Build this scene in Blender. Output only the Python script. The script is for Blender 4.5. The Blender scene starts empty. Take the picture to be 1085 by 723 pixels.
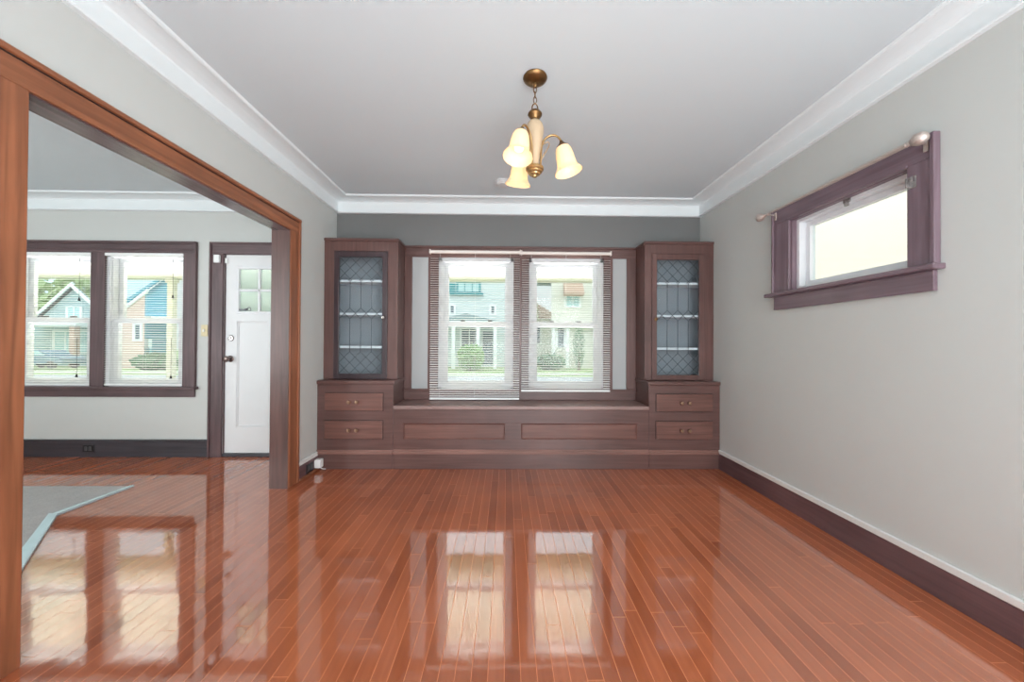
import bpy, bmesh, math, random
from mathutils import Vector, Matrix
random.seed(7)
PI = math.pi
scene = bpy.context.scene
COL = scene.collection

# ------------------------------------------------------------------ materials
def srgb(r, g, b):
    def f(c):
        c /= 255.0
        return c / 12.92 if c <= 0.04045 else ((c + 0.055) / 1.055) ** 2.4
    return (f(r), f(g), f(b), 1.0)

class NT:
    def __init__(s, name):
        s.m = bpy.data.materials.new(name); s.m.use_nodes = True
        s.t = s.m.node_tree; s.t.nodes.clear()
        s.out = s.t.nodes.new('ShaderNodeOutputMaterial')
    def n(s, typ, **kw):
        nd = s.t.nodes.new(typ)
        for k, v in kw.items():
            if k.startswith('i_'):
                nd.inputs[k[2:].replace('_', ' ')].default_value = v
            else:
                setattr(nd, k, v)
        return nd
    def l(s, a, b): s.t.links.new(a, b)
    def math(s, op, a, b=None, c=None):
        nd = s.t.nodes.new('ShaderNodeMath'); nd.operation = op
        for i, v in enumerate((a, b, c)):
            if v is None: continue
            if isinstance(v, (int, float)): nd.inputs[i].default_value = v
            else: s.l(v, nd.inputs[i])
        return nd.outputs[0]
    def mix(s, fac, a, b, blend='MIX'):
        nd = s.t.nodes.new('ShaderNodeMix'); nd.data_type = 'RGBA'; nd.blend_type = blend
        for sock, v in ((nd.inputs[0], fac), (nd.inputs[6], a), (nd.inputs[7], b)):
            if isinstance(v, (int, float, tuple)): sock.default_value = v
            else: s.l(v, sock)
        return nd.outputs[2]

def plain(name, col, rough=0.5, metal=0.0, var=0.06, scale=6.0, bump=0.0, spec=0.5, stretch=(1, 1, 1), emit=None, estr=0):
    """principled colour with a soft procedural variation"""
    t = NT(name)
    b = t.n('ShaderNodeBsdfPrincipled')
    b.inputs['Roughness'].default_value = rough
    b.inputs['Metallic'].default_value = metal
    b.inputs['Specular IOR Level'].default_value = spec
    tc = t.n('ShaderNodeTexCoord'); mp = t.n('ShaderNodeMapping'); mp.inputs['Scale'].default_value = stretch
    t.l(tc.outputs['Object'], mp.inputs['Vector'])
    nz = t.n('ShaderNodeTexNoise'); nz.inputs['Scale'].default_value = scale; nz.inputs['Detail'].default_value = 4
    t.l(mp.outputs[0], nz.inputs['Vector'])
    lo = tuple(c * (1 - var) for c in col[:3]) + (1,); hi = tuple(min(1, c * (1 + var)) for c in col[:3]) + (1,)
    t.l(t.mix(nz.outputs['Fac'], lo, hi), b.inputs['Base Color'])
    if bump:
        bp = t.n('ShaderNodeBump'); bp.inputs['Strength'].default_value = bump; bp.inputs['Distance'].default_value = 0.002
        t.l(nz.outputs['Fac'], bp.inputs['Height']); t.l(bp.outputs[0], b.inputs['Normal'])
    if emit:
        b.inputs['Emission Color'].default_value = emit; b.inputs['Emission Strength'].default_value = estr
    t.l(b.outputs[0], t.out.inputs[0])
    return t.m

def wood(name, dark, light, rough=0.35, axis='x', scale=1.0, spec=0.5, bump=0.05):
    """stained / painted timber, grain running along one axis"""
    t = NT(name)
    b = t.n('ShaderNodeBsdfPrincipled'); b.inputs['Roughness'].default_value = rough
    b.inputs['Specular IOR Level'].default_value = spec
    g = t.n('ShaderNodeNewGeometry')
    mp = t.n('ShaderNodeMapping')
    s = {'x': (1.2, 26, 26), 'y': (26, 1.2, 26), 'z': (26, 26, 1.2)}[axis]
    mp.inputs['Scale'].default_value = tuple(k * scale for k in s)
    t.l(g.outputs['Position'], mp.inputs['Vector'])
    nz = t.n('ShaderNodeTexNoise'); nz.inputs['Scale'].default_value = 1.6; nz.inputs['Detail'].default_value = 6; nz.inputs['Distortion'].default_value = 0.6
    t.l(mp.outputs[0], nz.inputs['Vector'])
    rp = t.n('ShaderNodeValToRGB'); rp.color_ramp.elements[0].position = 0.3; rp.color_ramp.elements[1].position = 0.72
    rp.color_ramp.elements[0].color = dark; rp.color_ramp.elements[1].color = light
    t.l(nz.outputs['Fac'], rp.inputs[0])
    n2 = t.n('ShaderNodeTexNoise'); n2.inputs['Scale'].default_value = 2.2; t.l(g.outputs['Position'], n2.inputs['Vector'])
    c = t.mix(0.35, rp.outputs[0], n2.outputs['Fac'], 'OVERLAY')
    t.l(c, b.inputs['Base Color'])
    bp = t.n('ShaderNodeBump'); bp.inputs['Strength'].default_value = bump; bp.inputs['Distance'].default_value = 0.002
    t.l(nz.outputs['Fac'], bp.inputs['Height']); t.l(bp.outputs[0], b.inputs['Normal'])
    t.l(b.outputs[0], t.out.inputs[0])
    return t.m

def glass(name, tint=(0.96, 0.985, 0.98, 1), refl=1.0, bump=0.0, frost=0.0, ior=1.45, haze=None):
    t = NT(name)
    tr = t.n('ShaderNodeBsdfTransparent'); tr.inputs[0].default_value = tint
    gl = t.n('ShaderNodeBsdfGlossy'); gl.inputs['Roughness'].default_value = 0.02
    fr = t.n('ShaderNodeFresnel'); fr.inputs['IOR'].default_value = ior
    if bump:
        nz = t.n('ShaderNodeTexNoise'); nz.inputs['Scale'].default_value = 9; nz.inputs['Detail'].default_value = 1
        g = t.n('ShaderNodeNewGeometry'); t.l(g.outputs['Position'], nz.inputs['Vector'])
        bp = t.n('ShaderNodeBump'); bp.inputs['Strength'].default_value = bump; bp.inputs['Distance'].default_value = 0.01
        t.l(nz.outputs['Fac'], bp.inputs['Height']); t.l(bp.outputs[0], gl.inputs['Normal'])
    first = tr.outputs[0]
    if haze:
        df = t.n('ShaderNodeBsdfTranslucent'); df.inputs[0].default_value = haze[0]
        d2 = t.n('ShaderNodeBsdfDiffuse'); d2.inputs[0].default_value = haze[0]
        m0 = t.n('ShaderNodeMixShader'); m0.inputs[0].default_value = 0.5
        t.l(df.outputs[0], m0.inputs[1]); t.l(d2.outputs[0], m0.inputs[2])
        m1 = t.n('ShaderNodeMixShader'); m1.inputs[0].default_value = haze[1]
        t.l(tr.outputs[0], m1.inputs[1]); t.l(m0.outputs[0], m1.inputs[2]); first = m1.outputs[0]
    mx = t.n('ShaderNodeMixShader')
    gb = t.n('ShaderNodeNewGeometry')
    t.l(t.math('MULTIPLY', t.math('MULTIPLY', fr.outputs[0], refl), t.math('SUBTRACT', 1.0, gb.outputs['Backfacing'])), mx.inputs[0])
    t.l(first, mx.inputs[1]); t.l(gl.outputs[0], mx.inputs[2])
    t.l(mx.outputs[0], t.out.inputs[0])
    return t.m

def floor_material():
    t = NT('oak_strip_floor')
    b = t.n('ShaderNodeBsdfPrincipled')
    g = t.n('ShaderNodeNewGeometry')
    sp = t.n('ShaderNodeSeparateXYZ'); t.l(g.outputs['Position'], sp.inputs[0])
    W, L = 0.0575, 1.25
    u = t.math('DIVIDE', sp.outputs[0], W); row = t.math('FLOOR', u); fx = t.math('FRACT', u)
    w1 = t.n('ShaderNodeTexWhiteNoise', noise_dimensions='1D'); t.l(row, w1.inputs['W'])
    v = t.math('ADD', t.math('DIVIDE', sp.outputs[1], L), t.math('MULTIPLY', w1.outputs['Value'], 7.31))
    col = t.math('FLOOR', v); fy = t.math('FRACT', v)
    cb = t.n('ShaderNodeCombineXYZ'); t.l(row, cb.inputs[0]); t.l(col, cb.inputs[1])
    w2 = t.n('ShaderNodeTexWhiteNoise', noise_dimensions='2D'); t.l(cb.outputs[0], w2.inputs['Vector'])
    # board tone
    rp = t.n('ShaderNodeValToRGB')
    e = rp.color_ramp.elements
    e[0].position = 0.0; e[0].color = srgb(*BOARD[0]); e[1].position = 1.0; e[1].color = srgb(*BOARD[2])
    k = e.new(0.5); k.color = srgb(*BOARD[1])
    t.l(w2.outputs['Value'], rp.inputs[0])
    # grain
    mp = t.n('ShaderNodeMapping'); mp.inputs['Scale'].default_value = (60, 2.5, 1)
    ad = t.n('ShaderNodeVectorMath', operation='ADD'); t.l(g.outputs['Position'], ad.inputs[0])
    cs = t.n('ShaderNodeVectorMath', operation='SCALE'); t.l(w2.outputs['Color'], cs.inputs[0]); cs.inputs['Scale'].default_value = 5
    t.l(cs.outputs[0], ad.inputs[1]); t.l(ad.outputs[0], mp.inputs['Vector'])
    nz = t.n('ShaderNodeTexNoise'); nz.inputs['Scale'].default_value = 1.0; nz.inputs['Detail'].default_value = 5; t.l(mp.outputs[0], nz.inputs['Vector'])
    c = t.mix(t.math('MULTIPLY', nz.outputs['Fac'], 0.55), rp.outputs[0], srgb(124, 54, 32))
    # large soft wear patches
    n2 = t.n('ShaderNodeTexNoise'); n2.inputs['Scale'].default_value = 1.7; n2.inputs['Detail'].default_value = 3; t.l(g.outputs['Position'], n2.inputs['Vector'])
    mr = t.n('ShaderNodeMapRange'); mr.inputs[1].default_value = 0.42; mr.inputs[2].default_value = 0.72; t.l(n2.outputs['Fac'], mr.inputs[0])
    c = t.mix(t.math('MULTIPLY', mr.outputs[0], 0.45), c, srgb(*BOARD[3]))
    # seams
    dx = t.math('MULTIPLY', t.math('MINIMUM', fx, t.math('SUBTRACT', 1.0, fx)), W)
    dy = t.math('MULTIPLY', t.math('MINIMUM', fy, t.math('SUBTRACT', 1.0, fy)), L)
    sx = t.math('LESS_THAN', dx, 0.0012); sy = t.math('LESS_THAN', dy, 0.0012)
    seam = t.math('MAXIMUM', sx, sy)
    c = t.mix(seam, c, srgb(208, 130, 90))
    t.l(c, b.inputs['Base Color'])
    # varnish
    ro = t.math('ADD', t.math('MULTIPLY', n2.outputs['Fac'], 0.05), 0.028)
    t.l(t.math('ADD', ro, t.math('MULTIPLY', seam, 0.5)), b.inputs['Roughness'])
    t.l(t.math('SUBTRACT', FLOOR_IOR, t.math('MULTIPLY', seam, FLOOR_IOR - 1.15)), b.inputs['IOR'])
    wv = t.n('ShaderNodeMapping'); wv.inputs['Scale'].default_value = (9, 4, 1); t.l(ad.outputs[0], wv.inputs['Vector'])
    n3 = t.n('ShaderNodeTexNoise'); n3.inputs['Scale'].default_value = 1.0; n3.inputs['Detail'].default_value = 2; t.l(wv.outputs[0], n3.inputs['Vector'])
    bp = t.n('ShaderNodeBump'); bp.inputs['Strength'].default_value = 0.5; bp.inputs['Distance'].default_value = 0.0012
    t.l(n3.outputs['Fac'], bp.inputs['Height']); t.l(bp.outputs[0], b.inputs['Normal'])
    t.l(b.outputs[0], t.out.inputs[0])
    return t.m

BOARD = ((158, 85, 55), (180, 101, 67), (194, 113, 79), (204, 113, 70))
FLOOR_IOR = 2.5

def carpet_material():
    t = NT('grey_carpet')
    b = t.n('ShaderNodeBsdfPrincipled'); b.inputs['Roughness'].default_value = 0.95; b.inputs['Specular IOR Level'].default_value = 0.1
    g = t.n('ShaderNodeNewGeometry')
    n1 = t.n('ShaderNodeTexNoise'); n1.inputs['Scale'].default_value = 140; n1.inputs['Detail'].default_value = 3; t.l(g.outputs['Position'], n1.inputs['Vector'])
    n2 = t.n('ShaderNodeTexNoise'); n2.inputs['Scale'].default_value = 14; n2.inputs['Detail'].default_value = 4; t.l(g.outputs['Position'], n2.inputs['Vector'])
    c = t.mix(n1.outputs['Fac'], srgb(150, 146, 146), srgb(222, 216, 212))
    c = t.mix(t.math('MULTIPLY', n2.outputs['Fac'], 0.5), c, srgb(156, 150, 148))
    t.l(c, b.inputs['Base Color'])
    bp = t.n('ShaderNodeBump'); bp.inputs['Strength'].default_value = 0.6; bp.inputs['Distance'].default_value = 0.004
    t.l(n1.outputs['Fac'], bp.inputs['Height']); t.l(bp.outputs[0], b.inputs['Normal'])
    t.l(b.outputs[0], t.out.inputs[0]); return t.m

def siding_material(name, col, pitch=0.16):
    t = NT(name)
    b = t.n('ShaderNodeBsdfPrincipled'); b.inputs['Roughness'].default_value = 0.7
    g = t.n('ShaderNodeNewGeometry'); sp = t.n('ShaderNodeSeparateXYZ'); t.l(g.outputs['Position'], sp.inputs[0])
    f = t.math('FRACT', t.math('DIVIDE', sp.outputs[2], pitch))
    s = t.math('LESS_THAN', f, 0.12)
    t.l(t.mix(t.math('MULTIPLY', s, 0.35), col, (0.05, 0.06, 0.07, 1)), b.inputs['Base Color'])
    t.l(b.outputs[0], t.out.inputs[0]); return t.m

def shade_material():
    t = NT('frosted_amber_glass')
    tr = t.n('ShaderNodeBsdfTranslucent'); tr.inputs[0].default_value = (0.97, 0.80, 0.57, 1)
    df = t.n('ShaderNodeBsdfPrincipled'); df.inputs['Base Color'].default_value = (0.95, 0.80, 0.60, 1); df.inputs['Roughness'].default_value = 0.25
    mx = t.n('ShaderNodeMixShader'); mx.inputs[0].default_value = 0.5
    t.l(tr.outputs[0], mx.inputs[1]); t.l(df.outputs[0], mx.inputs[2])
    nz = t.n('ShaderNodeTexNoise'); nz.inputs['Scale'].default_value = 28; nz.inputs['Detail'].default_value = 3
    em = t.n('ShaderNodeEmission'); em.inputs[1].default_value = 0.14  # glow of the lit bulbs added to the shade glass
    t.l(t.mix(nz.outputs['Fac'], (1.0, 0.66, 0.36, 1), (1.0, 0.84, 0.6, 1)), em.inputs[0])
    ad = t.n('ShaderNodeAddShader'); t.l(mx.outputs[0], ad.inputs[0]); t.l(em.outputs[0], ad.inputs[1])
    t.l(ad.outputs[0], t.out.inputs[0]); return t.m

def emission(name, col, s):
    t = NT(name); e = t.n('ShaderNodeEmission'); e.inputs[0].default_value = col; e.inputs[1].default_value = s
    t.l(e.outputs[0], t.out.inputs[0]); return t.m

M = {}
M['wall'] = plain('greige_wall_paint', srgb(198, 199, 195), 0.62, var=0.02, scale=2, bump=0.03)
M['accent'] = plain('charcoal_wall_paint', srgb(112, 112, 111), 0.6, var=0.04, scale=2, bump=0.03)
M['panelgrey'] = plain('light_grey_paint', srgb(172, 174, 174), 0.6, var=0.02, scale=2)
M['ceil'] = plain('white_ceiling_paint', srgb(212, 220, 223), 0.8, var=0.015, scale=1.5, bump=0.04)
M['crown'] = plain('white_crown_paint', srgb(230, 235, 236), 0.5, var=0.01)
M['whitetrim'] = plain('white_trim_paint', srgb(226, 225, 222), 0.4, var=0.02)
M['vinyl'] = plain('white_vinyl', srgb(224, 224, 226), 0.35, var=0.01)
M['doorwhite'] = plain('white_door_paint', srgb(222, 222, 222), 0.4, var=0.015)
BR_D, BR_L = srgb(88, 61, 57), srgb(106, 77, 72)
M['brown'] = wood('brown_stain_horizontal', BR_D, BR_L, 0.36, 'x')
M['brownz'] = wood('brown_stain_vertical', BR_D, BR_L, 0.36, 'z')
M['browny'] = wood('brown_stain_lengthwise', BR_D, BR_L, 0.36, 'y')
M['moulding'] = wood('highlit_brown_moulding', srgb(122, 88, 80), srgb(146, 108, 98), 0.4, 'x')  # lighter than the stain, with the highlight on the base moulding painted in
M['seat'] = wood('sheen_brown_seat_top', srgb(132, 104, 99), srgb(152, 122, 116), 0.42, 'x', spec=.8)  # base colour lightened to carry the window's sheen on the seat
M['panelbrown'] = wood('brown_stain_panel', srgb(98, 65, 58), srgb(122, 85, 76), 0.4, 'x')
M['plum'] = wood('plum_brown_horizontal', srgb(76, 58, 60), srgb(104, 82, 84), 0.4, 'x', bump=0.02)
M['plumz'] = wood('plum_brown_vertical', srgb(76, 58, 60), srgb(104, 82, 84), 0.4, 'z', bump=0.02)
M['plumy'] = wood('plum_glare_lengthwise', srgb(108, 88, 96), srgb(130, 109, 118), 0.3, 'y', bump=0.02)  # high window casing, plum lightened to paint in the glare on it
M['plumyz'] = wood('plum_glare_upright', srgb(108, 88, 96), srgb(130, 109, 118), 0.3, 'z', bump=0.02)  # same glare-lightened plum with upright grain
M['basebrown'] = wood('plum_brown_baseboard', srgb(90, 66, 68), srgb(112, 84, 86), 0.4, 'y')
M['basedark'] = wood('blackish_baseboard', srgb(44, 42, 48), srgb(66, 62, 68), 0.4, 'x')
M['oaky'] = wood('reddish_oak_lengthwise', srgb(122, 74, 50), srgb(166, 104, 72), 0.4, 'y', 0.9)
M['oakz'] = wood('reddish_oak_vertical', srgb(122, 74, 50), srgb(166, 104, 72), 0.4, 'z', 0.9)
M['shadowline'] = plain('dark_shadow_line_paint', srgb(40, 26, 22), 0.6)  # near-black stand-in for the shade beside mouldings and drawers
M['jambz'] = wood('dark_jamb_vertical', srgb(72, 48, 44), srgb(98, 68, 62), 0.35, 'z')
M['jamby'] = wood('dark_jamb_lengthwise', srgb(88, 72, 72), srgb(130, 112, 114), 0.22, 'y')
M['floor'] = floor_material()
M['carpet'] = carpet_material()
M['strip'] = plain('pale_blue_binding', srgb(206, 228, 232), 0.45, var=0.12, scale=9)
M['glass'] = glass('window_glass', (0.93, 0.975, 0.965, 1), refl=0.6)
M['cabglass'] = glass('cabinet_glass', (0.92, 0.95, 0.965, 1), refl=1.0, bump=0.12, ior=1.45)
M['frost'] = glass('frosted_door_glass', (0.9, 0.95, 0.93, 1), refl=0.6, haze=((0.52, 0.60, 0.57, 1), 0.8))
M['slat'] = plain('white_aluminium_slat', srgb(238, 238, 236), 0.4, var=0.01)
M['cabin'] = plain('grey_blue_cabinet_interior', srgb(158, 160, 163), 0.6, var=0.04)
M['shelf'] = plain('white_shelf_paint', srgb(246, 246, 246), 0.5, var=0.01)
M['lead'] = plain('dark_lead_came', srgb(88, 93, 98), 0.4, metal=0.4)
M['brass'] = plain('antique_brass', srgb(128, 96, 62), 0.32, metal=0.9, var=0.2, scale=20)
M['gold'] = plain('satin_gold_arm', srgb(176, 142, 96), 0.35, metal=0.75, var=0.1)
M['knob'] = plain('bronze_knob', srgb(158, 128, 108), 0.3, metal=0.85, var=0.1)
M['nickel'] = plain('brushed_nickel', srgb(176, 170, 168), 0.25, metal=0.9, var=0.05)
M['rodm'] = plain('champagne_metal', srgb(206, 192, 184), 0.5, metal=0.75, var=0.08, scale=60)
M['body'] = plain('cream_ceramic', srgb(188, 164, 134), 0.35, var=0.1, scale=8)
M['shade'] = shade_material()
M['bulb'] = emission('lit_bulb', (1.0, 0.84, 0.6, 1), 2.6)
M['black'] = plain('black_plastic', srgb(18, 18, 20), 0.35)
M['socket'] = plain('dark_grey_socket', srgb(70, 70, 72), 0.4)
M['plastic'] = plain('white_plastic', srgb(236, 236, 234), 0.35, var=0.01)
M['ivory'] = plain('ivory_plastic', srgb(214, 200, 160), 0.4, var=0.03)
M['detector'] = plain('off_white_plastic', srgb(214, 214, 214), 0.5, var=0.01)

# ------------------------------------------------------------------ mesh builder
class MB:
    def __init__(s): s.bm = bmesh.new()
    def box(s, x0, x1, y0, y1, z0, z1, bev=0.0):
        r = bmesh.ops.create_cube(s.bm, size=1.0)
        vs = r['verts']
        for v in vs:
            v.co = Vector((x0 if v.co.x < 0 else x1, y0 if v.co.y < 0 else y1, z0 if v.co.z < 0 else z1))
        if bev:
            es = list({e for v in vs for e in v.link_edges})
            bmesh.ops.bevel(s.bm, geom=es, offset=bev, segments=2, affect='EDGES', profile=0.5)
        return s
    def obox(s, c, ax, ay, az, hx, hy, hz):
        """box with its own axes"""
        ax, ay, az = [Vector(a).normalized() for a in (ax, ay, az)]; c = Vector(c)
        r = bmesh.ops.create_cube(s.bm, size=2.0)
        for v in r['verts']: v.co = c + ax * v.co.x * hx + ay * v.co.y * hy + az * v.co.z * hz
        return s
    def prism(s, pts, vec):
        vec = Vector(vec); pts = [Vector(p) for p in pts]
        a = [s.bm.verts.new(p) for p in pts]; b = [s.bm.verts.new(p + vec) for p in pts]
        n = len(pts)
        s.bm.faces.new(a[::-1]); s.bm.faces.new(b)
        for i in range(n): s.bm.faces.new((a[i], a[(i + 1) % n], b[(i + 1) % n], b[i]))
        return s
    def tube(s, pts, r, seg=10, closed=False):
        pts = [Vector(p) for p in pts]; n = len(pts); rings = []
        prevn = None
        for i, p in enumerate(pts):
            if closed: d = pts[(i + 1) % n] - pts[i - 1]
            else: d = pts[min(i + 1, n - 1)] - pts[max(i - 1, 0)]
            d.normalize()
            if prevn is None:
                up = Vector((0, 0, 1)) if abs(d.z) < 0.9 else Vector((1, 0, 0))
                nn = d.cross(up).normalized()
            else:
                nn = (prevn - d * prevn.dot(d)).normalized()
            prevn = nn; bn = d.cross(nn)
            rr = r[i] if isinstance(r, (list, tuple)) else r
            rings.append([s.bm.verts.new(p + (nn * math.cos(a) + bn * math.sin(a)) * rr) for a in [2 * PI * k / seg for k in range(seg)]])
        m = n if closed else n - 1
        for i in range(m):
            A, B = rings[i], rings[(i + 1) % n]
            for k in range(seg): s.bm.faces.new((A[k], A[(k + 1) % seg], B[(k + 1) % seg], B[k]))
        if not closed:
            s.bm.faces.new(rings[0][::-1]); s.bm.faces.new(rings[-1])
        return s
    def lathe(s, prof, origin=(0, 0, 0), axis=(0, 0, 1), seg=32, flute=0.0, nfl=0):
        """prof: (radius, height along axis)"""
        axis = Vector(axis).normalized(); o = Vector(origin)
        up = Vector((1, 0, 0)) if abs(axis.x) < 0.9 else Vector((0, 1, 0))
        e1 = axis.cross(up).normalized(); e2 = axis.cross(e1)
        rings = []
        for (r, h) in prof:
            if r < 1e-6: rings.append([s.bm.verts.new(o + axis * h)]); continue
            ring = []
            for k in range(seg):
                a = 2 * PI * k / seg
                q = r * (1 + flute * math.cos(nfl * a))
                ring.append(s.bm.verts.new(o + axis * h + (e1 * math.cos(a) + e2 * math.sin(a)) * q))
            rings.append(ring)
        for A, B in zip(rings, rings[1:]):
            if len(A) == 1 and len(B) == 1: continue
            for k in range(seg):
                k2 = (k + 1) % seg
                if len(A) == 1: s.bm.faces.new((A[0], B[k], B[k2]))
                elif len(B) == 1: s.bm.faces.new((A[k], B[0], A[k2]))
                else: s.bm.faces.new((A[k], B[k], B[k2], A[k2]))
        return s
    def quad(s, *p):
        s.bm.faces.new([s.bm.verts.new(Vector(q)) for q in p]); return s
    def blob(s, c, r, sub=2, jit=0.12, seed=0):
        rnd = random.Random(seed)
        ret = bmesh.ops.create_icosphere(s.bm, subdivisions=sub, radius=1)
        for v in ret['verts']:
            k = 1 + rnd.uniform(-jit, jit)
            v.co = Vector(c) + Vector((v.co.x * r[0] * k, v.co.y * r[1] * k, v.co.z * r[2] * k))
        return s
    def build(s, name, mat, parent=None, smooth=False, bevel=0.0):
        bmesh.ops.recalc_face_normals(s.bm, faces=s.bm.faces)
        off = Vector((0, 0, 0)); p = parent
        while p is not None: off += p.location; p = p.parent
        if off.length: bmesh.ops.translate(s.bm, verts=s.bm.verts, vec=-off)
        me = bpy.data.meshes.new(name); s.bm.to_mesh(me); s.bm.free()
        if isinstance(mat, (list, tuple)):
            for q in mat: me.materials.append(q)
        else: me.materials.append(mat)
        if smooth:
            for f in me.polygons: f.use_smooth = True
            me.set_sharp_from_angle(angle=math.radians(smooth if smooth is not True else 40))
        o = bpy.data.objects.new(name, me); COL.objects.link(o)
        if parent is not None: o.parent = parent
        if bevel:
            b = o.modifiers.new('edge', 'BEVEL'); b.width = bevel; b.segments = 2; b.limit_method = 'ANGLE'
        return o

def tag(o, label, cat, group=None, kind=None):
    o['label'] = label; o['category'] = cat
    if group: o['group'] = group
    if kind: o['kind'] = kind
    return o
def thing(name, loc, label, cat, group=None, kind=None):
    o = bpy.data.objects.new(name, None); o.empty_display_size = 0.1; o.location = loc; COL.objects.link(o)
    return tag(o, label, cat, group, kind)
def struct(o, label, cat): return tag(o, label, cat, None, 'structure')

# ------------------------------------------------------------------ dimensions (metres, floor = 0)
XL, XR = -1.735, 2.005          # dining room side walls
XP = -1.855                     # far face of the partition
D, DO = 3.71, 3.87              # street wall, inside and outside faces
YB = -2.2                       # rear wall
XF = -6.1                       # living room far wall
ZC = 2.615
OY0, OY1, OZ = 1.322, 2.904, 2.06   # cased opening

def wall_with_holes(name, mat, axis, a0, a1, z0, z1, p0, p1, holes):
    """axis 'x': wall runs along x and has faces y=p0,p1; axis 'y': runs along y, faces x=p0,p1"""
    us = sorted({a0, a1} | {h[0] for h in holes} | {h[1] for h in holes})
    zs = sorted({z0, z1} | {h[2] for h in holes} | {h[3] for h in holes})
    def solid(i, j):
        if i < 0 or j < 0 or i >= len(us) - 1 or j >= len(zs) - 1: return False
        cu, cz = (us[i] + us[i + 1]) / 2, (zs[j] + zs[j + 1]) / 2
        return not any(h[0] < cu < h[1] and h[2] < cz < h[3] for h in holes)
    P = (lambda u, p, z: (u, p, z)) if axis == 'x' else (lambda u, p, z: (p, u, z))
    b = MB()
    for i in range(len(us) - 1):
        for j in range(len(zs) - 1):
            if not solid(i, j): continue
            u0, u1, q0, q1 = us[i], us[i + 1], zs[j], zs[j + 1]
            for p in (p0, p1): b.quad(P(u0, p, q0), P(u1, p, q0), P(u1, p, q1), P(u0, p, q1))
            if not solid(i - 1, j): b.quad(P(u0, p0, q0), P(u0, p1, q0), P(u0, p1, q1), P(u0, p0, q1))
            if not solid(i + 1, j): b.quad(P(u1, p0, q0), P(u1, p1, q0), P(u1, p1, q1), P(u1, p0, q1))
            if not solid(i, j - 1): b.quad(P(u0, p0, q0), P(u1, p0, q0), P(u1, p1, q0), P(u0, p1, q0))
            if not solid(i, j + 1): b.quad(P(u0, p0, q1), P(u1, p0, q1), P(u1, p1, q1), P(u0, p1, q1))
    bmesh.ops.remove_doubles(b.bm, verts=b.bm.verts, dist=1e-5)
    return b.build(name, mat)

CW = [(-0.695, 0.077), (0.229, 1.002)]; CZ = (0.69, 2.04)          # dining windows
LW = [(-4.948, -4.17), (-4.04, -3.253)]; LZ = (0.705, 2.055)        # living windows
DX0, DX1, DZ = -2.86, -1.985, 2.052                                 # entry door
RY0, RY1, RZ0, RZ1 = 1.756, 2.506, 1.54, 2.045                      # small high window

struct(MB().box(XF - .1, XR + .15, YB - .1, D, -0.06, 0.0).build('floor', M['floor']),
       'glossy orange-red oak strip floor running through both rooms', 'floor')
struct(MB().box(XF - .15, XR + .2, YB - .15, DO, ZC, ZC + .12).build('ceiling', M['ceil']), 'flat light grey-white painted ceiling', 'ceiling')
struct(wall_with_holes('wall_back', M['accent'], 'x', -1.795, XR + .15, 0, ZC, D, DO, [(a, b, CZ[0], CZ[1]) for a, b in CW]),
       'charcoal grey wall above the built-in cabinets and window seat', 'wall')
struct(wall_with_holes('wall_entry', M['wall'], 'x', XF - .15, -1.795, 0, ZC, D, DO, [(a, b, LZ[0], LZ[1]) for a, b in LW] + [(DX0, DX1, -.0, DZ)]),
       'pale greige wall with the front door and paired windows in the left room', 'wall')
struct(wall_with_holes('wall_right', M['wall'], 'y', YB, D, 0, ZC, XR, XR + .15, [(RY0, RY1, RZ0, RZ1)]),
       'pale greige right wall with one small high window', 'wall')
struct(wall_with_holes('wall_left', M['wall'], 'y', YB, D, 0, ZC, XP, XL, [(OY0, OY1, 0, OZ)]),
       'pale greige partition wall with the wide cased opening', 'wall')
struct(MB().box(XF, XR, YB - .12, YB, 0, ZC).build('wall_rear', M['wall']), 'plain wall behind the viewpoint', 'wall')
struct(MB().box(XF - .12, XF, YB, D, 0, ZC).build('wall_far_left', M['wall']), 'far side wall of the left room', 'wall')

# ---- crown mouldings: flat board, shallow cove and bead, swept round each room
def crown(name, x0, x1, y0, y1, label):
    prof = [(0.0, 2.480), (0.026, 2.480), (0.030, 2.486), (0.030, 2.496), (0.022, 2.499), (0.022, 2.583), (0.028, 2.592),
            (0.055, 2.600), (0.095, 2.606), (0.138, 2.608), (0.142, 2.603), (0.152, 2.599), (0.162, 2.603), (0.166, ZC), (0.0, ZC)]
    b = MB(); rings = []
    for (sx, sy) in ((1, 1), (-1, 1), (-1, -1), (1, -1)):
        cx = x0 if sx > 0 else x1; cy = y0 if sy > 0 else y1
        rings.append([b.bm.verts.new((cx + sx * e, cy + sy * e, z)) for e, z in prof])
    n = len(prof)
    for i in range(4):
        A, B = rings[i], rings[(i + 1) % 4]
        for k in range(n): b.bm.faces.new((A[k], A[(k + 1) % n], B[(k + 1) % n], B[k]))
    struct(b.build(name, M['crown']), label, 'crown moulding')
crown('trim_1', XL, XR, YB, D, 'white crown moulding round the near room ceiling')
crown('trim_2', XF, XP, YB, D, 'white crown moulding round the left room ceiling')

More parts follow.
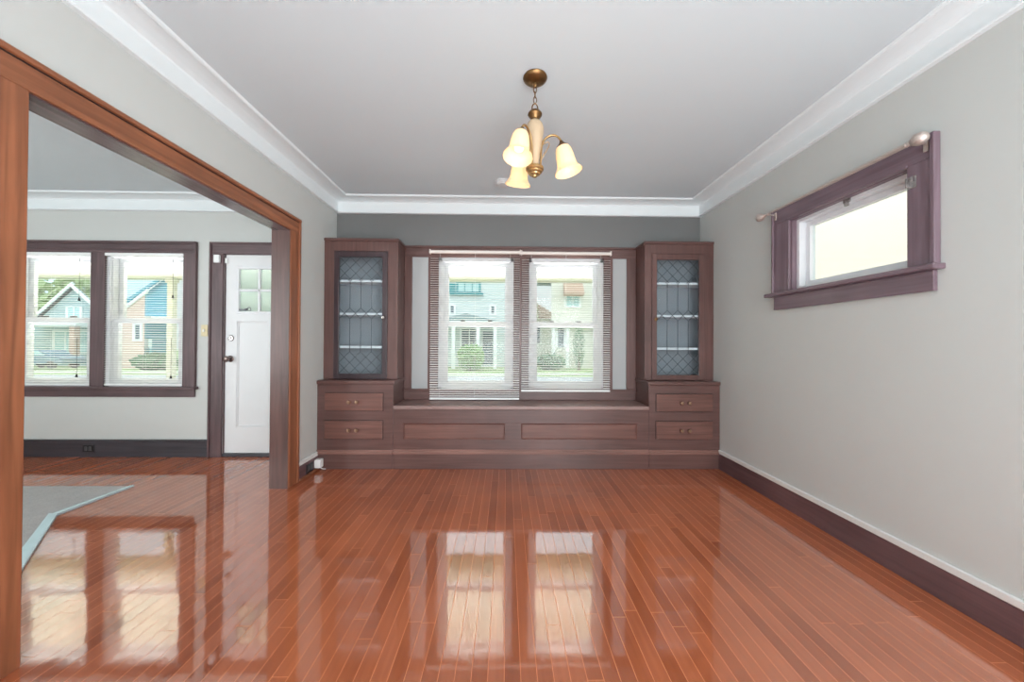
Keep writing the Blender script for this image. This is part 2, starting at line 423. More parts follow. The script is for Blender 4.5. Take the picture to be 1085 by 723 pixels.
# ---- cased opening in the partition
def opening():
    r = thing('trim_3', (XL, (OY0 + OY1) / 2, 0), 'reddish oak casing of the wide opening with dark jambs', 'door casing', kind='structure')
    c = 0.115; t = 0.016
    for y0, y1 in ((OY0 - c, OY0), (OY1, OY1 + c)):
        MB().box(XL - .001, XL + t, y0, y1, 0, OZ + .0, .003).build('side_casing', M['oakz'], r)
        MB().box(XP - t, XP + .001, y0, y1, 0, OZ, .003).build('side_casing', M['jambz'], r)
        bx = y0 - .016 if y0 < OY0 - .05 else y1 - .006
        MB().box(XL, XL + .026, bx, bx + .022, 0, OZ + c, .004).build('back_band', M['oakz'], r)
    MB().box(XL - .001, XL + t, OY0 - c, OY1 + c, OZ, OZ + c, .003).build('head_casing', M['oaky'], r)
    MB().box(XP - t, XP + .001, OY0 - c, OY1 + c, OZ, OZ + c, .003).build('head_casing', M['jamby'], r)
    MB().box(XL, XL + .030, OY0 - c - .016, OY1 + c + .016, OZ + c - .020, OZ + c + .004, .006).build('back_band', M['oaky'], r)
    MB().box(XL + t - .002, XL + t + .0008, OY0 - c, OY1 + c, OZ + c - .026, OZ + c - .020).build('shadow_strip', M['shadowline'], r)  # dark strip painted in as the shade below the back band
    MB().box(XP, XL, OY0 - .002, OY0 + .006, 0, OZ).build('jamb', M['jambz'], r)
    MB().box(XP - .014, XL + .010, OY1 - .006, OY1 + .002, 0, OZ).build('jamb', M['jambz'], r)
    MB().box(XP, XL, OY0, OY1, OZ - .006, OZ + .002).build('head_jamb', M['jamby'], r)
opening()

# ---- baseboards
def baseboard(name, x0, x1, y0, y1, label, mat, h=0.145, white=True, plain_cap=None):
    """axis-aligned run; thickness direction is the thinner one"""
    r = thing(name, ((x0 + x1) / 2, (y0 + y1) / 2, 0), label, 'baseboard', kind='structure')
    MB().box(x0, x1, y0, y1, 0.0, h, .003).build('base_board', mat, r)
    if white: MB().box(x0, x1, y0, y1, h, h + .034, .004).build('cap_strip', M['whitetrim'], r)
    if plain_cap:
        MB().box(x0, x1, y0 - .012, y1, h, h + .022, .006).build('cap_strip', plain_cap, r)
    return r
baseboard('baseboard_right', XR - .018, XR, YB, 3.352, 'plum-brown baseboard with white cap along the right wall', M['basebrown'])
baseboard('baseboard_left', XL, XL + .018, OY1 + .137, 3.352, 'short plum-brown baseboard with white cap between opening and cabinet', M['basebrown'], h=.125)
baseboard('baseboard_near_left', XL, XL + .018, YB, OY0 - .137, 'plum-brown baseboard on the near side of the opening', M['basebrown'], h=.125)
baseboard('baseboard_entry', XF, DX0 - .131, D - .018, D, 'blackish baseboard under the paired windows of the left room', M['basedark'], h=.155, white=False, plain_cap=M['basedark'])
MB_q = MB().box(XL, XL + .03, OY1 + .137, 3.352, 0, .02, .008).build('trim_4', M['oaky'])
struct(MB_q, 'thin oak shoe moulding by the outlet left of the cabinet', 'shoe moulding')

# ------------------------------------------------------------------ windows
def sash_window(name, x0, x1, z0, z1, y_in, label, st=0.092, locks=True):
    """white vinyl double-hung unit: frame, two sashes, panes, locks"""
    r = thing(name, ((x0 + x1) / 2, y_in, z0), label, 'window', kind='structure')
    fw = 0.035
    b = MB()
    b.box(x0, x0 + fw, y_in, y_in + .12, z0, z1, .002).box(x1 - fw, x1, y_in, y_in + .12, z0, z1, .002)
    b.box(x0, x1, y_in, y_in + .12, z1 - .04, z1, .002).box(x0, x1, y_in, y_in + .12, z0, z0 + .03, .002)
    b.box(x0 + fw, x0 + fw + .012, y_in + .02, y_in + .07, z0, z1).box(x1 - fw - .012, x1 - fw, y_in + .02, y_in + .07, z0, z1)
    b.build('window_frame', M['vinyl'], r)
    zm = (z0 + z1) / 2 - .003
    a0, a1 = x0 + fw, x1 - fw; sw = st - fw
    for lower in (0, 1):
        ys = y_in + (.030 if lower else .075); q0, q1 = (z0 + .028, zm + .026) if lower else (zm - .026, z1 - .038)
        s = MB(); br = .05 if lower else .052; tr = .052 if lower else .042
        s.box(a0, a0 + sw, ys, ys + .035, q0, q1, .003).box(a1 - sw, a1, ys, ys + .035, q0, q1, .003)
        s.box(a0 + sw, a1 - sw, ys, ys + .035, q0, q0 + br, .003).box(a0 + sw, a1 - sw, ys, ys + .035, q1 - tr, q1, .003)
        so = s.build('lower_sash' if lower else 'upper_sash', M['vinyl'], r)
        MB().box(a0 + sw - .004, a1 - sw + .004, ys + .016, ys + .018, q0 + br - .004, q1 - tr + .004).build('pane', M['glass'], so)
    if locks:
        for k in (.3, .7):
            xx = a0 + (a1 - a0) * k
            MB().box(xx - .022, xx + .022, y_in + .032, y_in + .062, zm + .026, zm + .040, .004).build('sash_lock', M['black'], r)
    return r
sash_window('window_1', LW[0][0], LW[0][1], LZ[0], LZ[1], D + .005, 'white double-hung window farther left in the left room, facing the gabled house')
sash_window('window_2', LW[1][0], LW[1][1], LZ[0], LZ[1], D + .005, 'white double-hung window nearer the front door in the left room', locks=False)
sash_window('window_3', CW[0][0], CW[0][1], CZ[0], CZ[1], D + .005, 'white double-hung window over the seat, nearer the left cabinet')
sash_window('window_4', CW[1][0], CW[1][1], CZ[0], CZ[1], D + .005, 'white double-hung window over the seat, nearer the right cabinet')

def high_window():
    r = thing('window_5', (XR + .03, (RY0 + RY1) / 2, RZ0), 'small white hopper window set high in the right wall', 'window', kind='structure')
    b = MB(); x0 = XR + .030
    def frame(b, x0, x1, y0, y1, z0, z1, w, wb=None):
        b.box(x0, x1, y0, y0 + w, z0, z1, .002).box(x0, x1, y1 - w, y1, z0, z1, .002)
        b.box(x0, x1, y0 + w, y1 - w, z1 - w, z1, .002).box(x0, x1, y0 + w, y1 - w, z0, z0 + (wb or w), .002)
    frame(b, x0, x0 + .11, RY0, RY1, RZ0, RZ1, .03)
    b.build('window_frame', M['vinyl'], r)
    s = MB(); frame(s, x0 + .045, x0 + .085, RY0 + .03, RY1 - .03, RZ0 + .03, RZ1 - .03, .034)
    so = s.build('sash', M['vinyl'], r)
    MB().box(x0 + .064, x0 + .067, RY0 + .06, RY1 - .06, RZ0 + .06, RZ1 - .06).build('pane', M['glass'], so)
    k = MB().box(x0 - .006, x0 + .006, 2.10, 2.145, RZ1 - .030, RZ1 - .004, .003).box(x0 - .012, x0 + .002, 2.110, 2.134, RZ1 - .052, RZ1 - .026, .004)
    k.build('latch', M['nickel'], r)
high_window()

# window casings (dark timber)
def left_casing():
    r = thing('trim_5', (-4.1, D, .6), 'plum-brown casing round the paired windows of the left room', 'window casing', kind='structure')
    t = .020
    MB().box(-5.065, -3.137, D - t, D, LZ[1], 2.150, .003).build('head_casing', M['plum'], r)
    MB().box(-5.075, -3.127, D - t - .016, D, 2.146, 2.172, .006).build('head_cap', M['plum'], r)
    MB().box(-5.07, -3.132, D - t - .008, D, 2.085, 2.097, .004).build('head_bead', M['plum'], r)
    for a, b_ in ((-5.065, LW[0][0] + .004), (LW[0][1] - .004, LW[1][0] + .004), (LW[1][1] - .004, -3.137)):
        MB().box(a, b_, D - t, D, LZ[0], LZ[1], .003).build('side_casing', M['plumz'], r)
    for xx in (-5.075, -3.147):
        MB().box(xx, xx + .020, D - t - .008, D, LZ[0], 2.15, .004).build('back_band', M['plumz'], r)
    MB().box(-5.09, -3.108, D - .055, D + .02, .680, .708, .006).build('window_stool', M['plum'], r)
    MB().box(-5.065, -3.137, D - .018, D, .603, .680, .003).build('apron', M['plum'], r)
left_casing()
def right_casing():
    r = thing('trim_6', (XR, 2.15, 1.42), 'plum-brown casing and sill round the small high window', 'window casing', kind='structure')
    t = .022; x = XR - t
    MB().box(x, XR, 1.645, 2.650, RZ1, 2.155, .003).build('head_casing', M['plumy'], r)
    MB().box(x - .006, XR, RY0 - .004, RY1 + .004, RZ1 - .004, RZ1 + .012, .003).build('head_bead', M['plumy'], r)
    MB().box(x, XR, 1.645, RY0, RZ0, RZ1, .003).build('side_casing', M['plumyz'], r)
    MB().box(x, XR, RY1, 2.650, RZ0, RZ1, .003).build('side_casing', M['plumyz'], r)
    MB().box(XR - .034, XR, 1.632, 1.652, RZ0, 2.158, .004).build('back_band', M['plumyz'], r)
    MB().box(XR - .034, XR, 2.643, 2.660, RZ0, 2.158, .004).build('back_band', M['plumyz'], r)
    lin = MB().box(XR - .004, XR + .03, RY0 - .001, RY0 + .008, RZ0, RZ1).box(XR - .004, XR + .03, RY1 - .008, RY1 + .001, RZ0, RZ1).box(XR - .004, XR + .03, RY0, RY1, RZ1 - .008, RZ1 + .001)
    lin.build('jamb_lining', M['plumyz'], r)
    MB().box(XR - .058, XR + .03, 1.615, 2.705, 1.515, 1.542, .006).build('window_stool', M['plumy'], r)
    MB().box(x, XR, 1.645, 2.650, 1.418, 1.515, .003).build('apron', M['plumy'], r)
right_casing()

X0L, X1L, X0R, X1R = XL, -1.036, 1.334, XR     # built-in cabinets
def bay_trim():
    r = thing('trim_7', (.15, D, .585), 'brown stained timber surround of the windows between the two cabinets', 'window casing', kind='structure')
    t = .022
    MB().box(X1L, X0R, D - t, D, CZ[1], 2.138, .003).build('head_board', M['brown'], r)
    MB().box(X1L, X0R, D - t - .016, D, 2.132, 2.152, .006).build('head_cap', M['brown'], r)
    for a, b_ in ((X1L, -.960), (-.796, CW[0][0] + .003), (CW[0][1] - .003, CW[1][0] + .003), (CW[1][1] - .003, 1.092), (1.236, X0R)):
        MB().box(a, b_, D - t, D, .695, CZ[1], .003).build('side_casing', M['brownz'], r)
    MB().box(X1L, X0R, D - .045, D + .015, .676, .697, .005).build('window_stool', M['brown'], r)
    MB().box(X1L, X0R, D - .020, D, .584, .676, .003).build('apron', M['brown'], r)
bay_trim()
for nm, a, b_, lb in (('wall_panel_left', -.960, -.796, 'narrow light grey wall strip by the left cabinet'), ('wall_panel_right', 1.092, 1.236, 'narrow light grey wall strip by the right cabinet')):
    struct(MB().box(a, b_, D - .006, D, .697, CZ[1]).build(nm, M['panelgrey']), lb, 'wall')

# ------------------------------------------------------------------ front door
def front_door():
    r = thing('door_1', ((DX0 + DX1) / 2, D, 0), 'white front door with small divided lites and two long panels', 'door', kind='structure')
    x0, x1, z0, z1 = DX0 + .006, DX1 - .006, .036, DZ - .004
    yf = D + .012; yb = yf + .044; pw = .0
    gx0, gx1, gz0, gz1 = -2.735, -2.103, 1.462, 1.918
    p1 = (-2.738, -2.436); p2 = (-2.402, -2.100); pz = (.300, 1.372)
    b = MB()
    xs = [x0, p1[0], p1[1], p2[0], p2[1], x1]
    b.box(x0, p1[0], yf, yb, z0, z1).box(p2[1], x1, yf, yb, z0, z1)
    b.box(p1[0], p2[1], yf, yb, z0, pz[0]).box(p1[0], p2[1], yf, yb, pz[1], gz0).box(p1[0], p2[1], yf, yb, gz1, z1)
    b.box(p1[1], p2[0], yf, yb, pz[0], pz[1])
    bmesh.ops.remove_doubles(b.bm, verts=b.bm.verts, dist=1e-5)
    b.build('door_slab', M['doorwhite'], r)
    for a, c in (p1, p2):
        pn = MB().box(a, c, yf + .014, yb - .012, pz[0], pz[1])
        for q in ((a, a + .012, pz[0], pz[1]), (c - .012, c, pz[0], pz[1]), (a, c, pz[0], pz[0] + .012), (a, c, pz[1] - .012, pz[1])):
            pn.box(q[0], q[1], yf + .005, yf + .016, q[2], q[3], .003)
        pn.build('door_panel', M['doorwhite'], r)
    m = MB(); w = (gx1 - gx0) / 3; zm = (gz0 + gz1) / 2
    for k in (1, 2): m.box(gx0 + w * k - .012, gx0 + w * k + .012, yf + .002, yb - .002, gz0, gz1, .004)
    m.box(gx0, gx1, yf + .002, yb - .002, zm - .012, zm + .012, .004)
    for q in ((gx0 - .014, gx0 + .012, gz0 - .014, gz1 + .014), (gx1 - .012, gx1 + .014, gz0 - .014, gz1 + .014), (gx0, gx1, gz0 - .014, gz0 + .012), (gx0, gx1, gz1 - .012, gz1 + .014)):
        m.box(q[0], q[1], yf - .005, yb, q[2], q[3], .004)
    mo = m.build('glazing_bars', M['vinyl'], r)
    MB().box(gx0, gx1, yf + .020, yf + .024, gz0, gz1).build('pane', M['frost'], r)
    st = MB().box(-2.722, -2.672, yf - .0005, yf + .0195, 1.482, 1.498).box(-2.666, -2.652, yf, yf + .0195, 1.482, 1.506)
    sx = -2.632
    st.lathe([(.013, 0), (.022, 0), (.022, .003), (.013, .003), (.013, 0)], (sx, yf + .0195, 1.498), (0, -1, 0), 20)
    st.build('sticker', plain('grey_sticker_ink', srgb(120, 124, 130), 0.5), r)
    MB().lathe([(0, 0), (.030, 0), (.031, .006), (.026, .012), (.012, .013), (.010, .022), (0, .023)], (-2.798, yf, 1.201), (0, -1, 0), 28).build('deadbolt', M['nickel'], r, True)
    MB().lathe([(0, 0), (.032, 0), (.033, .005), (.028, .010), (.013, .013), (.012, .034), (.026, .042), (.031, .055), (.028, .068), (.016, .074), (0, .075)], (-2.800, yf, .990), (0, -1, 0), 28).build('door_knob', plain('antique_pewter', srgb(120, 104, 100), .28, metal=.85, var=.15, scale=40), r, True)
    MB().box(DX0, DX1, D - .010, DO, 0, .034, .004).build('threshold', M['basedark'], r)
    fr = MB().box(DX0 - .001, DX0 + .006, D + .0, DO, .0, DZ).box(DX1 - .006, DX1 + .001, D, DO, 0, DZ).box(DX0, DX1, D, DO, DZ - .004, DZ + .001)
    fr.box(DX0, DX0 + .02, yb, yb + .03, 0, DZ).box(DX1 - .02, DX1, yb, yb + .03, 0, DZ)
    fr.build('door_jamb', M['plumz'], r)
    c = thing('trim_8', (-2.42, D, 0), 'plum-brown casing round the white front door', 'door casing', kind='structure')
    MB().box(-2.985, DX0 - .003, D - .02, D, 0, DZ, .003).build('side_casing', M['plumz'], c)
    MB().box(DX1 + .003, -1.875, D - .02, D, 0, DZ, .003).build('side_casing', M['plumz'], c)
    MB().box(-2.985, -1.875, D - .02, D, DZ, 2.16, .003).build('head_casing', M['plum'], c)
    MB().box(-2.995, -2.975, D - .032, D, 0, 2.168, .005).build('back_band', M['plumz'], c)
    MB().box(-2.995, -1.875, D - .032, D, 2.152, 2.170, .005).build('head_cap', M['plum'], c)
front_door()

# ------------------------------------------------------------------ china cabinets
def knob(x, y, z, parent, mat=None, s=1.0):
    MB().lathe([(0, 0), (.006 * s, 0), (.0055 * s, .010 * s), (.012 * s, .014 * s), (.0145 * s, .020 * s), (.012 * s, .026 * s), (0, .028 * s)], (x, y, z), (0, -1, 0), 18).build('knob', mat or M['knob'], parent, True)

YL, YU = 3.356, 3.462
def china_cabinet(x0, x1, mirror, label):
    r = thing('china_cabinet', ((x0 + x1) / 2, D, 0), label, 'built-in cabinet', 'built-in china cabinets')
    def mx(a, b_):   # coordinates are given for the left cabinet, measured from its wall side
        return (x0 + a, x0 + b_) if not mirror else (x1 - b_, x1 - a)
    e = .001; xa, xb = x0 + e, x1 - e; yb = D - .001
    inner = mx(.697, .699)
    # lower carcass with overlay drawers; dark strips painted as their shaded gaps
    MB().box(xa, xb, YL, yb, .0, .778, .003).build('lower_carcass', M['brown'], r)
    lx0, lx1 = (x0 + e, x1 + .012) if not mirror else (x0 - .012, x1 - e)
    MB().box(lx0, lx1, YL - .016, yb, .779, .814, .006).build('counter_ledge', M['brown'], r)
    MB().box(xa, xb, YL - .010, YL + .002, 0, .136, .002).build('plinth', M['brown'], r)
    MB().box(xa, xb, YL - .018, YL + .002, .136, .158, .004).box(xa, xb, YL - .008, YL + .002, .157, .174, .004).build('base_moulding', M['moulding'], r)
    for z0, z1 in ((.536, .698), (.276, .444)):
        a, b_ = mx(.073, .604)
        d = MB().box(a, b_, YL - .014, YL + .002, z0, z1, .006).build('drawer', M['panelbrown'], r)
        gp = MB()
        for q in ((a - .004, a, z0 - .004, z1 + .004), (b_, b_ + .004, z0 - .004, z1 + .004), (a - .004, b_ + .004, z0 - .004, z0), (a - .004, b_ + .004, z1, z1 + .004)):
            gp.box(q[0], q[1], YL - .0006, YL + .001, q[2], q[3])
        gp.build('drawer_shadow_line', M['shadowline'], d)  # flat dark strips standing in for shade round the drawer
        kx = mx(.303, .374)
        for xx in kx: knob(xx, YL - .013, (z0 + z1) / 2, d, None, 1.25)
    # upper case
    zt = 2.130
    c = MB().box(xa, xa + .018, YU + .02, yb, .814, zt).box(xb - .018, xb, YU + .02, yb, .814, zt)
    c.box(xa + .018, xb - .018, YU + .02, yb, zt - .04, zt)
    c.build('upper_case', M['brownz'], r)
    MB().box(xa + .018, xb - .018, yb - .012, yb, .814, zt - .04).box(xa + .018, xa + .024, YU + .021, yb - .012, .814, zt - .04).box(xb - .024, xb - .018, YU + .021, yb - .012, .814, zt - .04)\
        .box(xa + .024, xb - .024, YU + .021, yb - .012, .8145, .820).build('interior_lining', M['cabin'], r)
    f = MB()
    a0, a1 = mx(.097, .601)
    f.box(xa, a0 - .002, YU, YU + .020, .815, zt, .002).box(a1 + .002, xb, YU, YU + .020, .815, zt, .002).box(a0 - .002, a1 + .002, YU, YU + .020, 2.036, zt, .002)
    f.build('face_frame', M['brownz'], r)
    cx0, cx1 = (xa, xb + .010) if not mirror else (xa - .010, xb)
    MB().box(cx0, cx1, YU - .014, yb, zt, 2.156, .005).build('cornice', M['brown'], r)
    dz0, dz1 = .817, 2.033
    g0, g1 = mx(.143, .553); gz0, gz1 = .866, 1.980
    d = MB()
    yd0, yd1 = YU - .006, YU + .018
    d.box(a0, g0, yd0, yd1, dz0, dz1, .003).box(g1, a1, yd0, yd1, dz0, dz1, .003).box(g0, g1, yd0, yd1, gz1, dz1, .003).box(g0, g1, yd0, yd1, dz0, gz0, .003)
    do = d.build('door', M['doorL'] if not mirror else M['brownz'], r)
    MB().box(g0 - .004, g1 + .004, YU + .006, YU + .009, gz0 - .004, gz1 + .004).build('pane', M['cabglass'], do)
    # leaded lines
    L = MB(); w = (g1 - g0) / 4; yy = YU + .004
    def line(p, q):
        p, q = Vector((p[0], yy, p[1])), Vector((q[0], yy, q[1])); dv = q - p
        L.obox((p + q) / 2, dv, (0, 1, 0), dv.cross(Vector((0, 1, 0))), dv.length / 2 + .001, .0025, .0023)
    def lattice(z0, z1):
        """diamond mesh clipped to the pane"""
        h = .105; s = h / w
        for sgn in (1, -1):
            for k in range(-12, 16):
                # line x = g0 + w*k + (z - zref)*sgn/s
                zref = z1
                def xat(z): return g0 + w * k + (z - zref) * sgn / s
                def zat(x): return zref + (x - g0 - w * k) * s * sgn
                za, zb = z0, z1
                lo, hi = sorted((zat(g0), zat(g1)))
                za, zb = max(za, lo), min(zb, hi)
                if zb - za > .01: line((xat(za), za), (xat(zb), zb))
    lattice(1.755, gz1); lattice(gz0, 1.076)
    for k in (1, 2, 3):
        line((g0 + w * k, 1.492), (g0 + w * k, 1.755)); line((g0 + w * k, 1.076), (g0 + w * k, 1.388))
    for k in range(4):
        xa_, xm, xb_ = g0 + w * k, g0 + w * (k + .5), g0 + w * (k + 1)
        for s in (1, -1):
            line((xa_, 1.44 + s * .052), (xm, 1.44)); line((xm, 1.44), (xb_, 1.44 + s * .052))
    L.build('lead_came', M['lead'], do)
    kx = mx(.570, .571)[0]
    knob(kx, yd0 + .002, 1.402, do, M['nickel'] if not mirror else M['brass'], 1.15)
    for z in (1.745, 1.427, 1.108):
        MB().box(xa + .025, xb - .025, YU + .035, yb - .014, z, z + .022, .002).build('shelf', M['shelf'], r)
    return r
M['doorL'] = wood('dark_plum_door', srgb(50, 38, 42), srgb(70, 54, 58), 0.36, 'z')  # left cabinet door, darker and more purple than its face frame
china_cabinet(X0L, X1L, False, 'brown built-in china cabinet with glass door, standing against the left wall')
china_cabinet(X0R, X1R, True, 'brown built-in china cabinet with glass door, standing against the right wall')

def window_seat():
    r = thing('window_seat', (.15, D, 0), 'long brown built-in window seat with two recessed front panels', 'window seat')
    x0, x1 = X1L + .0005, X0R - .0005; yb = D - .001
    MB().box(x0, x1, YL - .014, yb, .548, .583, .006).build('seat_top', M['seat'], r)
    MB().box(x0, x1, YL + .016, yb, 0, .547).build('carcass', M['brown'], r)
    f = MB(); y0, y1 = YL, YL + .017
    pl = ((-.944, -.008), (.143, 1.225)); z0, z1 = .272, .418
    f.box(x0, x1, y0, y1, z1, .5475, .002).box(x0, x1, y0, y1, 0, z0, .002)
    for a, b_ in ((x0, pl[0][0]), (pl[0][1], pl[1][0]), (pl[1][1], x1)): f.box(a, b_, y0, y1, z0, z1)
    f.build('face_frame', M['brown'], r)
    for a, b_ in pl:
        p = MB().box(a, b_, y1 - .004, y1 + .001, z0, z1)
        p.prism([(a, y0 + .003, z0), (a, y1 - .003, z0), (a, y1 - .003, z0 + .012)], (b_ - a, 0, 0))
        p.prism([(a, y0 + .003, z1), (a, y1 - .003, z1 - .012), (a, y1 - .003, z1)], (b_ - a, 0, 0))
        p.prism([(a, y0 + .003, z0), (a + .012, y1 - .003, z0), (a, y1 - .003, z0)], (0, 0, z1 - z0))
        p.prism([(b_, y0 + .003, z0), (b_, y1 - .003, z0), (b_ - .012, y1 - .003, z0)], (0, 0, z1 - z0))
        p.build('front_panel', M['panelbrown'], r)
    MB().box(x0, x1, YL - .010, YL + .002, 0, .138, .002).build('plinth', M['brown'], r)
    MB().box(x0, x1, YL - .018, YL + .002, .138, .162, .004).box(x0, x1, YL - .008, YL + .002, .161, .179, .004).build('base_moulding', M['moulding'], r)
window_seat()

# ------------------------------------------------------------------ blinds
def mini_blind(x0, x1, z0, z1, y, label, head=.030, tilt=.36, wand=None, hz=None):
    r = thing('mini_blind', ((x0 + x1) / 2, y, z0), label, 'window blind', 'white mini blinds')
    hy = .018
    if hz == 'round':
        h = MB().tube([(x0, y - .006, z1 - .020), (x1, y - .006, z1 - .020)], .017, 14)
        for xe in (x0, x1): h.box(xe - .006, xe + .006, y - .028, y + .016, z1 - .044, z1 + .004, .004)
        h.build('head_rail', M['rail'], r, 35)
        ztop = z1 - .06
    else:
        MB().box(x0, x1, y - hy, y + hy, z1 - head, z1, .003).build('head_rail', M['slat'], r)
        ztop = z1 - head - .01
    MB().box(x0 + .003, x1 - .003, y - .013, y + .013, z0, z0 + .020, .004).build('bottom_rail', M['slat'], r)
    s = MB(); n = int((ztop - z0 - .03) / .0228); ct, sn = math.cos(tilt) * .0125, math.sin(tilt) * .0125
    for k in range(n):
        z = z0 + .036 + k * .0228
        a = [(-1, -sn), (-.33, -sn * .33 + .0022), (.33, sn * .33 + .0022), (1, sn)]
        for (ya, za), (yb, zb) in zip(a, a[1:]):
            s.quad((x0 + .003, y + ya * ct, z + za), (x1 - .003, y + ya * ct, z + za), (x1 - .003, y + yb * ct, z + zb), (x0 + .003, y + yb * ct, z + zb))
    bmesh.ops.remove_doubles(s.bm, verts=s.bm.verts, dist=1e-5)
    s.build('slats', M['slat'], r, True)
    c = MB(); w = x1 - x0
    for k in (.11, .5, .89):
        for yy in (-.0145, .0145): c.tube([(x0 + w * k, y + yy, z0 + .01), (x0 + w * k, y + yy, z1 - .02)], .0007, 5)
    c.build('ladder_cords', M['slat'], r)
    if wand:
        for (xx, zz, top) in wand:
            p = MB().tube([(xx, y - .022, zz + .02), (xx, y - .022, top)], .0016, 6).build('pull_cord', M['cordd'], r)
            MB().lathe([(0, .034), (.004, .032), (.010, .004), (.008, 0), (0, 0)], (xx, y - .022, zz), (0, 0, 1), 12).build('tassel', M['black'], p, True)
    return r
M['rail'] = plain('cream_white_rail', srgb(232, 222, 214), 0.35, var=0.02)
M['cordd'] = plain('dark_blind_cord', srgb(62, 66, 64), 0.6)
YBL = D - .045
mini_blind(-.772, .138, .592, 2.105, YBL, 'white mini blind hanging over the left seat window, hanging lower to the seat top', hz='round')
mini_blind(.152, 1.060, .675, 2.100, YBL, 'white mini blind hanging over the right seat window, ending at the sill', hz='round')
mini_blind(LW[0][0] + .006, LW[0][1] - .004, LZ[0] + .012, LZ[1] - .003, D - .004, 'white mini blind with dark cords in the window farther from the front door', wand=[(-4.275, 1.565, 2.0), (-4.290, .800, 1.2)])
mini_blind(LW[1][0] + .004, LW[1][1] - .006, LZ[0] + .012, LZ[1] - .003, D - .004, 'white mini blind with dark cords in the window beside the front door', wand=[(-3.352, 1.600, 2.0), (-3.362, .790, 1.2)])

# ------------------------------------------------------------------ chandelier
def chandelier():
    cx, cy = .150, 1.960
    r = thing('chandelier', (cx, cy, ZC), 'small antique brass chandelier with three lit bell shades on a chain', 'chandelier')
    o = (cx, cy, 0)
    MB().lathe([(0, ZC), (.064, ZC), (.066, ZC - .006), (.062, ZC - .014), (.050, ZC - .024), (.030, ZC - .032), (.012, ZC - .036), (.011, ZC - .050), (.007, ZC - .056), (0, ZC - .056)], o, seg=40).build('canopy', M['brass'], r, True)
    c = MB(); z = 2.562
    k = 0
    while z > 2.487:
        L, w = .019, .0085
        pts = []
        for i in range(16):
            a = 2 * PI * i / 16
            u, v = math.cos(a) * w, math.sin(a) * L
            pts.append((cx + (u if k % 2 == 0 else u * .25), cy + (u * .25 if k % 2 == 0 else u), z - L + .004 + v))
        c.tube(pts, .0024, 6, True); z -= .0285; k += 1
    c.build('chain', M['brass'], r, True)
    lp = [(cx + math.cos(a) * .0165, cy + math.cos(a) * .004, 2.440 + math.sin(a) * .030) for a in [2 * PI * i / 24 for i in range(24)]]
    MB().tube(lp, .0034, 8, True).build('loop', M['brass'], r, True)
    MB().lathe([(0, 2.430), (.014, 2.430), (.028, 2.427), (.038, 2.416), (.039, 2.408), (.032, 2.398), (.024, 2.388), (.021, 2.378), (.023, 2.372), (0, 2.372)], o).build('cap', M['brass'], r, True)
    MB().lathe([(0, 2.374), (.026, 2.374), (.036, 2.366), (.044, 2.350), (.048, 2.330), (.047, 2.305), (.042, 2.270), (.034, 2.225), (.027, 2.185), (.023, 2.150), (.022, 2.118), (0, 2.118)], o).build('vase_body', M['body'], r, True)
    MB().lathe([(0, 2.122), (.046, 2.122), (.049, 2.116), (.048, 2.106), (.041, 2.100), (.040, 2.093), (.031, 2.088), (.029, 2.080), (.016, 2.076), (.012, 2.068), (0, 2.064)], o).build('base_disc', M['gold'], r, True)
    shade_mesh = None
    for ang in (-2, 118, 238):
        a = math.radians(ang); d = Vector((math.cos(a), math.sin(a), 0)); C = Vector((cx, cy, 0)); U = Vector((0, 0, 1))
        def pt(R, z): return C + d * R + U * z
        ctrl = [(.030, 2.118), (.033, 2.170), (.036, 2.225), (.046, 2.262), (.068, 2.287), (.096, 2.297), (.122, 2.290), (.138, 2.272), (.144, 2.252)]
        pts = []
        for i in range(len(ctrl) - 1):   # catmull-rom
            p0, p1, p2, p3 = [Vector((q[0], q[1], 0)) for q in (ctrl[max(i - 1, 0)], ctrl[i], ctrl[i + 1], ctrl[min(i + 2, len(ctrl) - 1)])]
            for s in range(5):
                t = s / 5
                q = 0.5 * ((2 * p1) + (-p0 + p2) * t + (2 * p0 - 5 * p1 + 4 * p2 - p3) * t * t + (-p0 + 3 * p1 - 3 * p2 + p3) * t ** 3)
                pts.append(pt(q.x, q.y))
        pts.append(pt(*ctrl[-1]))
        arm = MB().tube(pts, .0058, 10).build('arm', M['gold'], r, True)
        # small wire scroll branching from the arm
        sc = [pt(.036, 2.165) + Vector((-d.y, d.x, 0)) * .004, pt(.050, 2.190), pt(.066, 2.216), pt(.078, 2.238), pt(.080, 2.252), pt(.072, 2.260), pt(.058, 2.256), pt(.046, 2.246)]
        MB().tube(sc, .0022, 6).build('scroll', M['gold'], arm, True)
        tilt = math.radians(14)
        ax = (-U * math.cos(tilt) + d * math.sin(tilt)).normalized()
        top = pt(.143, 2.262)
        MB().lathe([(0, -.004), (.008, -.004), (.012, .006), (.024, .020), (.034, .028), (.036, .034), (.030, .036), (0, .036)], top, ax, 24).build('shade_holder', M['brass'], arm, True)
        prof = [(.028, .030), (.036, .033), (.043, .050), (.048, .080), (.050, .110), (.053, .135), (.060, .150), (.071, .163), (.076, .172)]
        inn = [(q - .003, h + .001) for q, h in prof[::-1]]
        MB().lathe(prof + inn, top, ax, 64, .012, 16).build('lamp_shade', M['shade'], arm, True)
        MB().lathe([(0, .036), (.012, .038), (.013, .060), (.022, .082), (.027, .105), (.022, .126), (.010, .137), (0, .139)], top, ax, 20).build('light_bulb', M['bulb'], arm, True)
        li = bpy.data.lights.new('bulb_glow', 'POINT'); li.energy = .24; li.color = (1, .82, .60); li.shadow_soft_size = .02
        lo = bpy.data.objects.new('bulb_glow', li); lo.location = top + ax * .155; COL.objects.link(lo)
chandelier()

